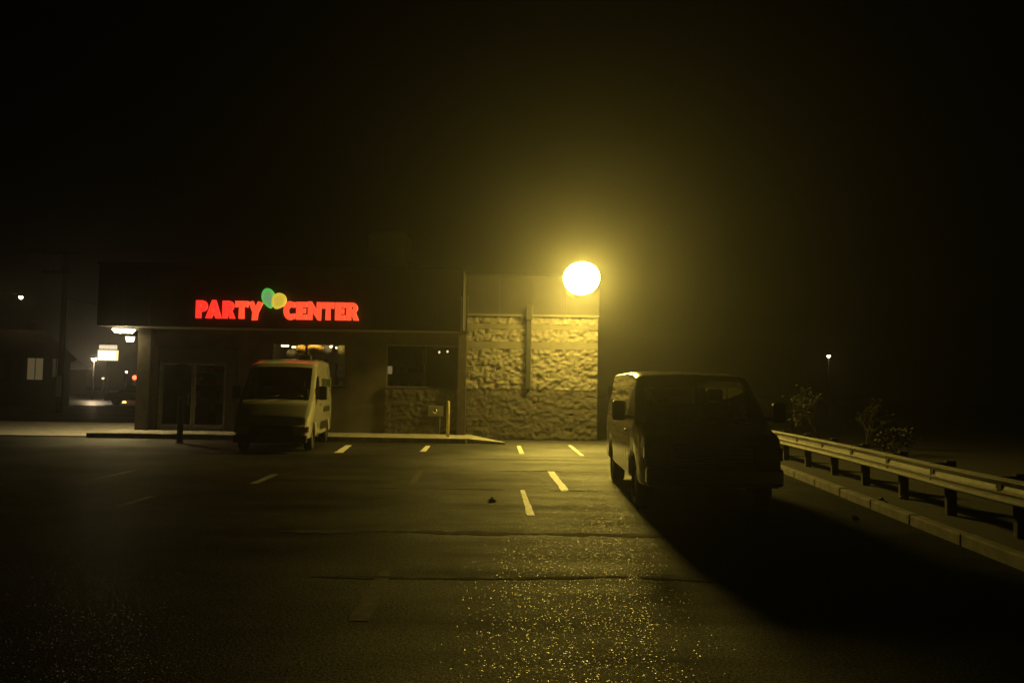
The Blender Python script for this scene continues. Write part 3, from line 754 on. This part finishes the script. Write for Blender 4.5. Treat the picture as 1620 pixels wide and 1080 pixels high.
# dark lettering and lower cladding on the van's lit side (its driver side, local +x)
INK = mat('van_lettering', (.035, .045, .02), .5)
def side_text(s, y0, z0, h, adv):
    yy = y0
    for ch in s:
        if ch == ' ': yy += adv * .5; continue
        o = obj('lettering', letter_mesh(ch, adv * .88, h, .006), INK, tv)
        o.rotation_euler = (R(-4.4), 0, R(90)); o.location = (.99 - .09 * (z0 - 1.36) / 1.16 + .010, yy, z0)
        yy += adv
side_text('PARTY CENTER', 2.75, 1.72, .25, .20)
for k in range(7):
    box('lettering', INK, tv, 1.0045, 1.0085, 2.9 + k * .26, 3.08 + k * .26, .98, 1.12 + .05 * (k % 2))
box('side_cladding', BLACKP, tv, 1.001, 1.018, 2.25, 3.85, .50, .72, .006); box('side_cladding', BLACKP, tv, -1.018, -1.001, 2.25, 3.85, .50, .72, .006)
box('roof_rack', DARKM, tv, .2, .55, 3.2, 3.6, 2.54, 2.66, .02)

PASS = dict(L=5.6, HW=1.02, H=2.08, sill=.42, belt=1.26, wtop=1.83, tw=.85, crown=.03, wheel_r=.37, wheels_y=(.95, 4.45),
    top=[(0, .90), (.03, 1.06), (.10, 1.13), (.72, 1.25), (.80, 1.28), (1.50, 1.90), (1.68, 1.99), (2.1, 2.05), (3, 2.08), (5.2, 2.08), (5.5, 2.02), (5.6, 1.94)],
    wid=[(0, .90), (.08, .945), (.3, .98), (.8, 1), (5.3, 1), (5.6, .97)], ws=(.76, 1.52), swin=[(.98, 1.92, (0, 1)), (2.04, 3.1, (0, 1)), (3.2, 4.25, (0, 1)), (4.35, 5.35, (0, 1))], door=(.96, 1.98),
    cuts=[.76, 1.52, .98, 1.92, 2.04, 3.1, 3.2, 4.25, 4.35, 5.35, .96, 1.98],
    mirror=(1.05, 1.45), mirror_size=(.20, .30, .10), front_z=(.45, .70, .76, 1.0), paint=PS, bumper=CHROME)
pg = gnd(1118, 812)
pv, prings, pys = van(PASS, 'passenger_van', 'dark backlit passenger van facing the camera beside the guardrail', (0, 0, 0), 0)
pv.rotation_euler.z = R(-1.5); pv.location = (pg.x, pg.y - .4, 0)
for k in range(3):
    box('bench_seat', MATS['cabin_trim'], pv, -.05, .85, 2.9 + k * .85, 3.03 + k * .85, .7, 1.52, .05)

# ================================================================== BOLLARDS
def bollard(px, py, r, h, m, label, post=0):
    p = gnd(px, py); t = thing('bollard', label, 'bollard', p)
    obj('tube', lathe(bmesh.new(), [(r, 0), (r, h - r * .6), (r * .8, h - r * .2), (r * .3, h)], 18), m, t)
    obj('collar', lathe(bmesh.new(), [(r + .05, 0), (r + .05, .02), (r + .003, .035)], 18), CONC, t)
    if post:
        obj('sign_post', tube(bmesh.new(), [(0, 0, h), (0, 0, h + post)], .03, 6), DARKM, t)
        pl = box('sign_plate', mat('sign_back', (.10, .10, .09), .6), t, -.15, .15, -.04, -.032, h + post - .48, h + post - .02)
        obj('bolt', lathe(bmesh.new(), [(.012, 0), (.008, .01)], 8, 'Y', (0, -.04, h + post - .12)), ALU, pl)
bollard(284, 701, .085, 1.35, DARKM, 'dark bollard carrying a sign post before the entrance doors', 1.0)
bollard(708, 698, .055, 1.32, POST_Y, 'slim yellow-lit bollard at kerb near block wall')

# ================================================================== KERB AND GUARDRAIL, right side
kp = [gnd(1226, 741), gnd(1391, 805), gnd(1500, 851)]
kdir = (kp[0] - kp[2]).normalized(); kst = kp[2] - kdir * 8
verge_kerb = thing('kerb', None, None)
for k in ('label', 'category'): 
    if k in verge_kerb: del verge_kerb[k]
verge_kerb['kind'] = 'structure'
for k in range(20):
    a = kst + kdir * (k * 1.5)
    o = obj('kerb_stone', bx(bmesh.new(), -.075, .075, .008, 1.492, -.05, .14 + random.uniform(-.006, .006), .02), KERB, verge_kerb)
    o.location = a; o.rotation_euler.z = math.atan2(-kdir.x, kdir.y)
rail = thing('guardrail', 'galvanised W-beam guardrail curving along the right edge of lot', 'guardrail', (0, 0, 0))
ctrl = [gnd(px, py, .76) for px, py in ((1215, 679), (1300, 695), (1400, 715.5), (1500, 738), (1620, 761))]
far = ctrl[0] + (ctrl[0] - ctrl[1]).normalized() * 6; near = ctrl[-1] + Vector((-.25, -4.0, 0)); near2 = near + Vector((-.4, -5, 0))
path = [near2, near] + ctrl[::-1] + [far]
def path_at(s):
    acc = 0
    for a, e in zip(path, path[1:]):
        d = (e - a).length
        if s <= acc + d: return a.lerp(e, (s - acc) / d), (e - a).normalized()
        acc += d
    return path[-1], (path[-1] - path[-2]).normalized()
total = sum((e - a).length for a, e in zip(path, path[1:]))
def sm(s):
    ps = [path_at(min(max(s + d, 0), total))[0] for d in (-1.2, -.6, 0, .6, 1.2)]
    return sum(ps, Vector()) / 5
WP = [(.012, .0), (-.034, -.034), (-.035, -.040), (.006, -.080), (.026, -.110), (.016, -.158), (-.020, -.186), (-.020, -.192), (.008, -.226), (.006, -.256), (-.036, -.288), (-.036, -.294), (-.012, -.312)]
def beam_panel(s0, s1, lift):
    b = bmesh.new(); rows = []
    n = max(3, int((s1 - s0) / .2))
    for i in range(n + 1):
        s = s0 + (s1 - s0) * i / n; p = sm(s); d = (sm(min(s + .1, total)) - sm(max(s - .1, 0))).normalized(); nrm = Vector((d.y, -d.x, 0))
        rows.append([b.verts.new(p + nrm * (o - lift) + Vector((0, 0, z))) for o, z in WP])
    for a, e in zip(rows, rows[1:]):
        for k in range(len(WP) - 1): b.faces.new((a[k], a[k + 1], e[k + 1], e[k])).smooth = True
    bmesh.ops.solidify(b, geom=b.faces[:], thickness=.003)
    o = obj('beam', b, GALV, rail); o.data.set_sharp_from_angle(angle=R(18)); return o
s = 0; k = 0
while s < total - .3:
    s1 = min(s + 3.81, total); beam_panel(s, min(s1 + .06, total) if not k % 2 else s1, 0 if k % 2 else .005)
    for ps in (s + .06, s + 1.96):
        if ps > total: continue
        p = sm(ps); d = (sm(min(ps + .1, total)) - sm(max(ps - .1, 0))).normalized(); rz = math.atan2(d.y, d.x) - math.pi / 2
        po = obj('post', bx(bmesh.new(), .20, .34, -.05, .05, -.05, .80, .008), WOODP, rail); po.location = (p.x, p.y, 0); po.rotation_euler.z = rz
        bo = obj('blockout', bx(bmesh.new(), .004, .198, -.07, .07, .46, .77, .008), WOODP, po)
        obj('bolt', lathe(bmesh.new(), [(.02, 0), (.016, .012)], 8, 'X', (-.022, 0, .60)), GALV, rail).matrix_world = Matrix.Translation((p.x, p.y, 0)) @ Matrix.Rotation(rz, 4, 'Z')
    s = s1; k += 1
# pale litter by the kerb
for i, (px, py, where) in enumerate(((1395, 792, 'highest pale paper scrap under the guardrail'), (1400, 799, 'second pale paper scrap just below the highest one'), (1353, 822, 'pale scrap on asphalt left of the right-hand kerb'),
                       (1428, 790, 'pale scrap right of the paired scraps under guardrail'), (1554, 862, 'pale scrap low in the dark verge at right'), (1577, 875, 'lowest pale scrap in the dark verge at right'))):
    scrap(px, py, .06, PAPER, where)

# ================================================================== SHRUBS AND TREES beyond the rail
BARK = mat('bark', (.035, .028, .02), .9, var=.3)
DRY = mat('dry_leaf', (.035, .03, .014), .8, var=.4)
def plant(name, label, cat, loc, h, spread, depth, n0, leaves, seed, lean=0):
    rnd = random.Random(seed); t = thing(name, label, cat, loc)
    bb = bmesh.new(); lf = bmesh.new(); tips = []
    def grow(p, d, ln, r, lev):
        pts = [p]; q = p.copy(); dd = d.copy()
        for _ in range(4):
            dd = (dd + Vector((rnd.uniform(-.22, .22), rnd.uniform(-.22, .22), rnd.uniform(-.08, .12)))).normalized(); q = q + dd * ln / 4; pts.append(q.copy())
        tube(bb, pts, [r * (1 - .14 * i) for i in range(5)], 5 if lev else 7, False)
        if lev >= depth: tips.extend(pts[1:]); return
        for _ in range(rnd.choice((3, 4)) if lev else n0):
            i = rnd.choice((2, 3, 4)); a = rnd.uniform(0, 6.28); sp2 = rnd.uniform(.4, 1) * spread
            nd = (dd + Vector((math.cos(a) * sp2, math.sin(a) * sp2, rnd.uniform(-.1, .5)))).normalized()
            grow(pts[i], nd, ln * rnd.uniform(.5, .72), r * .5, lev + 1)
    grow(Vector((0, 0, -.05)), Vector((lean, 0, 1)).normalized(), h * .42, h * .016 + .01, 0)
    for _ in range(leaves):
        p = rnd.choice(tips) + Vector((rnd.gauss(0, .08), rnd.gauss(0, .08), rnd.gauss(0, .08))); s_ = rnd.uniform(.03, .07) * (1 if h < 4 else 1.6)
        u = Vector((rnd.gauss(0, 1), rnd.gauss(0, 1), rnd.gauss(0, 1))).normalized(); v = u.orthogonal().normalized()
        lf.faces.new([lf.verts.new(p + w) for w in (u * s_, v * s_ * .5, -u * s_, -v * s_ * .5)])
    obj('trunk', bb, BARK, t); obj('crown', lf, DRY, t)
plant('shrub', 'bare twiggy shrub behind guardrail just right of the van', 'shrub', (9.2, 24.5, 0), 2.3, 1.1, 3, 5, 500, 3)
plant('shrub', 'low dry shrub behind the near end of guardrail', 'shrub', (8.6, 18.5, 0), 1.5, 1.2, 3, 5, 500, 5)
plant('shrub', 'taller sparse shrub farther right behind guardrail', 'shrub', (11.5, 26.5, 0), 1.9, 1.2, 3, 6, 150, 8)

# ================================================================== LEFT BACKGROUND: street
def lamp_post(px, py, Y, r, m, label, arm=0, name='street_lamp', post=.07):
    p = at(px, py, Y); t = thing(name, label, 'street lamp', (p.x + arm, Y, 0))
    obj('pole', tube(bmesh.new(), [(0, 0, 0), (0, 0, p.z + (.35 if arm else -.1))], [post * 1.3, post], 8), DARKM, t)
    if arm: obj('arm', tube(bmesh.new(), [(0, 0, p.z + .3), (-arm * .5, 0, p.z + .42), (-arm, 0, p.z + .25)], .05, 6), DARKM, t)
    hd = obj('lamp_head', lathe(bmesh.new(), [(.06, r * 1.5), (r * 1.2, r * .9), (r * 1.25, r * .5), (r * .9, r * .35)], 12), DARKM, t)
    bl = obj('bulb', lathe(bmesh.new(), [(.01, -r), (r * .7, -r * .7), (r, 0), (r * .85, r * .34)], 12), m, t)
    for o in (hd, bl): o.location = (-arm, 0, p.z)
WARM = (1, .62, .25)
lamp_post(33, 470, 62, .14, glow('lamp_amber', (1, .66, .25), 60), 'street lamp with amber glow over rooftops at far left', -3.0)
lamp_post(149, 568, 84, .2, glow('lamp_white', (1, .74, .42), 420), 'white globe lamp just left of the lit white sign')
lamp_post(200, 588, 96, .13, glow('lamp_dimwhite', (1, .86, .66), 14), 'dim white street lamp below the lit white sign')
lamp_post(163, 598, 90, .12, glow('lamp_dimyellow', (1, .7, .3), 6), 'dim yellow low lamp under the lit white sign')
lamp_post(1311, 563, 78, .16, glow('lamp_far', (1, .80, .45), 22), 'small distant street lamp at right in the dark')
# lit pylon sign
p = at(171, 559, 80)
py_ = thing('pylon_sign', 'bright white lit roadside sign with narrow upper strip', 'sign', (p.x, 80, 0))
obj('pole', tube(bmesh.new(), [(0, .12, 0), (0, .12, p.z + 1)], .12, 8), DARKM, py_)
a, e = at(155.5, 570, 80), at(187, 554, 80)
LITW = glow('pylon_white', (1, .95, .85), 7); LITF = glow('pylon_frame', (1, .72, .28), 1.6)
ca = box('cabinet', LITF, py_, a.x - p.x, e.x - p.x, -.2, .1, a.z, e.z, .03)
box('face', LITW, ca, a.x - p.x + .14, e.x - p.x - .14, -.215, -.202, a.z + .13, e.z - .13)
a2, e2 = at(158, 551.5, 80), at(185, 546, 80)
box('upper_cabinet', glow('pylon_strip', (1, .80, .5), 1.0), py_, a2.x - p.x, e2.x - p.x, -.18, .1, a2.z, e2.z, .02)
# traffic signal and parked car
p = at(213.5, 597, 92); ts = thing('traffic_signal', 'traffic signal showing a red light beside the store corner', 'traffic light', (p.x, 92, 0))
obj('pole', tube(bmesh.new(), [(0, .2, 0), (0, .2, p.z + .6)], .07, 8), DARKM, ts); box('head', DARKM, ts, -.22, .22, -.12, .12, p.z - 1.0, p.z + .35, .03)
for k, m in enumerate((glow('signal_red', (1, .10, .03), 5), mat('signal_off_amber', (.1, .06, .01), .4), mat('signal_off_green', (.01, .06, .02), .4))):
    obj('lens', lathe(bmesh.new(), [(.26 if k == 0 else .15, 0), (.22 if k == 0 else .13, .06), (.02, .08)], 14, 'Y', (0, -.12, p.z - .42 * k)), m, ts)
def car(px, py, label, rz, m, lit=None):
    p = gnd(px, py); t = thing('parked_car', label, 'car', p, rz)
    prof = [(-2.2, .35), (-2.2, .75), (-2.05, .92), (-1.3, 1.0), (-.6, 1.45), (.9, 1.48), (1.6, 1.05), (2.15, .95), (2.2, .4)]
    b = bmesh.new(); n = len(prof)
    rows = []
    for x, s_ in ((-.85, 0), (-.88, 1), (.88, 1), (.85, 0)):
        rows.append([b.verts.new((q[0], x * (1 if q[1] < 1.05 else .82), q[1])) for q in prof])
    for A, B_ in zip(rows, rows[1:]):
        for k in range(n): b.faces.new((A[k], A[(k + 1) % n], B_[(k + 1) % n], B_[k]))
    b.faces.new(rows[0]); b.faces.new(rows[-1][::-1]); bmesh.ops.recalc_face_normals(b, faces=b.faces)
    obj('body', b, m, t)
    for s_ in (-1, 1):
        obj('side_window', prism(bmesh.new(), [(-1.1, 1.04), (-.55, 1.38), (.82, 1.40), (1.35, 1.06)], s_ * .86 - .01, s_ * .86 + .01), mat('black_window', (.01, .01, .01), .1), t)
        box('headlight', mat('headlamp_lens', (.55, .55, .52), .1), t, -2.225, -2.15, s_ * .62 - .15, s_ * .62 + .15, .62, .76)
        box('tail_light', mat('red_lens', (.35, .02, .015), .2), t, 2.15, 2.22, s_ * .65 - .14, s_ * .65 + .14, .75, .9)
        for wx in (-1.35, 1.35):
            wo = obj('wheel', lathe(bmesh.new(), [(.02, -.1), (.31, -.1), (.33, -.07), (.33, .07), (.31, .1), (.02, .1)], 16, 'Y'), RUBBER, t); wo.location = (wx, s_ * .78, .33)
    if lit: box('marker_light', lit, t, -2.0, -1.84, -.905, -.88, .70, .82)
    return t
CARD = mat('dark_car_paint', (.03, .03, .032), .3, coat=.6)
t = car(214, 640, 'dark sedan parked on the street, half hidden by the store corner', R(20), CARD)
p = at(197.5, 612, 72)
mk = thing('warning_lamp', 'small amber warning lamp on short post near the dark car', 'lamp', (p.x, 72, 0))
obj('post', tube(bmesh.new(), [(0, 0, 0), (0, 0, p.z - .1)], .05, 6), DARKM, mk); obj('lens', lathe(bmesh.new(), [(.05, -.16), (.16, -.08), (.16, .1), (.05, .17)], 12), glow('amber_lamp', (1, .45, .08), 6), mk); mk.children[1].location.z = p.z
# houses
def house(x0, x1, Y, dpt, zw, zr, label, wins, wall, rz=0):
    h = thing('house', label, 'house', ((x0 + x1) / 2, Y, 0), rz); w = (x1 - x0) / 2
    box('wall', wall, h, -w, w, 0, dpt, 0, zw)
    b = bmesh.new(); e = .4
    A = [(-w - e, -e, zw + .002), (w + e, -e, zw + .002), (w + e, dpt + e, zw + .002), (-w - e, dpt + e, zw + .002)]; rg = [(-w * .55, dpt / 2, zr), (w * .55, dpt / 2, zr)]
    v = [b.verts.new(q) for q in A + rg]
    for q in ((0, 1, 5, 4), (1, 2, 5), (2, 3, 4, 5), (3, 0, 4), (3, 2, 1, 0)): b.faces.new([v[i] for i in q])
    rf = obj('roof', b, mat('shingle', (.05, .045, .04), .9, var=.3), h)
    box('chimney', MATS['dark_brick'], rf, w * .2, w * .2 + .6, dpt * .55, dpt * .55 + .6, zr - 1, zr + .7)
    for (a, c_, z0, z1, m) in wins:
        a -= (x0 + x1) / 2; c_ -= (x0 + x1) / 2
        wo = box('window', m, h, a, c_, -.02, -.003, z0, z1)
        for q in (a, (a + c_) / 2 - .03, c_ - .06): box('frame', wall, wo, q, q + .06, -.05, -.021, z0, z1)
        box('sill', wall, wo, a - .1, c_ + .1, -.1, -.022, z0 - .1, z0 - .002)
SID = mat('house_siding', (.12, .115, .10), .85, var=.2); SID2 = mat('house_siding_brown', (.08, .065, .05), .85, var=.2)
CUR = glow('lit_curtain', (1, .75, .32), .085); CUR2 = glow('lit_curtain_dim', (1, .75, .35), .02); DKW = mat('black_window', (.01, .01, .01), .1)
a, e = at(38, 600, 58), at(64, 562, 58); a2, e2 = at(73, 596, 58), at(88, 566, 58); a3 = at(6, 600, 58)
house(at(-60, 600, 58).x, at(100, 600, 58).x, 58, 8, 3.4, 5.6, 'low house with curtained lit window at far left', [(a.x, e.x, a.z, e.z, CUR), (a2.x, e2.x, a2.z, e2.z, CUR2), (a3.x, a3.x + 1.1, a.z, e.z, DKW)], SID, R(30))
h2 = at(118, 600, 105).x; house(h2 - 8, h2 + 1, 105, 8, 3.4, 5.6, 'far brown house behind the utility pole', [(h2 - 2.2, h2 - 1.0, 1.6, 3.0, CUR2), (h2 - 5.4, h2 - 4.2, 1.6, 3.0, DKW)], SID2, R(32))
# utility pole with wires
p = gnd(93, 652); tz = at(91, 398, p.y).z
up = thing('utility_pole', 'tall wooden utility pole with two crossarms at left', 'utility pole', (p.x, p.y, 0))
obj('pole', tube(bmesh.new(), [(0, 0, -.1), (0, 0, tz)], [.19, .13], 10), WOODP, up)
for py2, wl, wr_ in ((401, 44, 128), (431, 70, 116)):
    z = at(91, py2, p.y).z; xa, xb = at(wl, py2, p.y).x - p.x, at(wr_, py2, p.y).x - p.x
    ca = box('crossarm', WOODP, up, xa, xb, -.24, -.14, z - .07, z + .07)
    for k in range(4):
        xx = xa + (xb - xa) * (k + .3) / 3.6; obj('insulator', lathe(bmesh.new(), [(.03, 0), (.05, .05), (.03, .1), (.045, .14), (.02, .18)], 8, 'Z', (xx, -.19, z + .07)), DARKM, ca)
for k, dx in enumerate((-.9, .9)):
    zz = at(91, 401, p.y).z + .2; b = bmesh.new(); N = 14
    tube(b, [(dx - 45 * i / N, -.19 + 4 * i / N, zz - 4 * .9 * (i / N) * (1 - i / N)) for i in range(N + 1)], .018, 5)
    obj('wire', b, DARKM, up)
b = bmesh.new(); tube(b, [(0.1 + 22 * i / 14, .1 + 26 * i / 14, 6.6 - 1.2 * i / 14 - 3.2 * (i / 14) * (1 - i / 14)) for i in range(15)], .02, 5); obj('wire', b, DARKM, up)
box('marker', mat('pole_marker', (.4, .4, .37), .7), up, -.12, .2, -.22, -.2, .9, 2.1)

# ================================================================== HAZE
hz = obj('haze', bx(bmesh.new(), -320, 320, -40, 360, -1.2, 26), None)
hm = bpy.data.materials.new('fog'); hm.use_nodes = True; n = hm.node_tree.nodes; n.remove(n['Principled BSDF'])
v = n.new('ShaderNodeVolumePrincipled'); v.inputs['Color'].default_value = (.9, .9, .88, 1); v.inputs['Density'].default_value = .0018; v.inputs['Anisotropy'].default_value = .87
hm.node_tree.links.new(v.outputs[0], n['Material Output'].inputs['Volume'])
hz.data.materials.append(hm); tag(hz, kind='stuff')
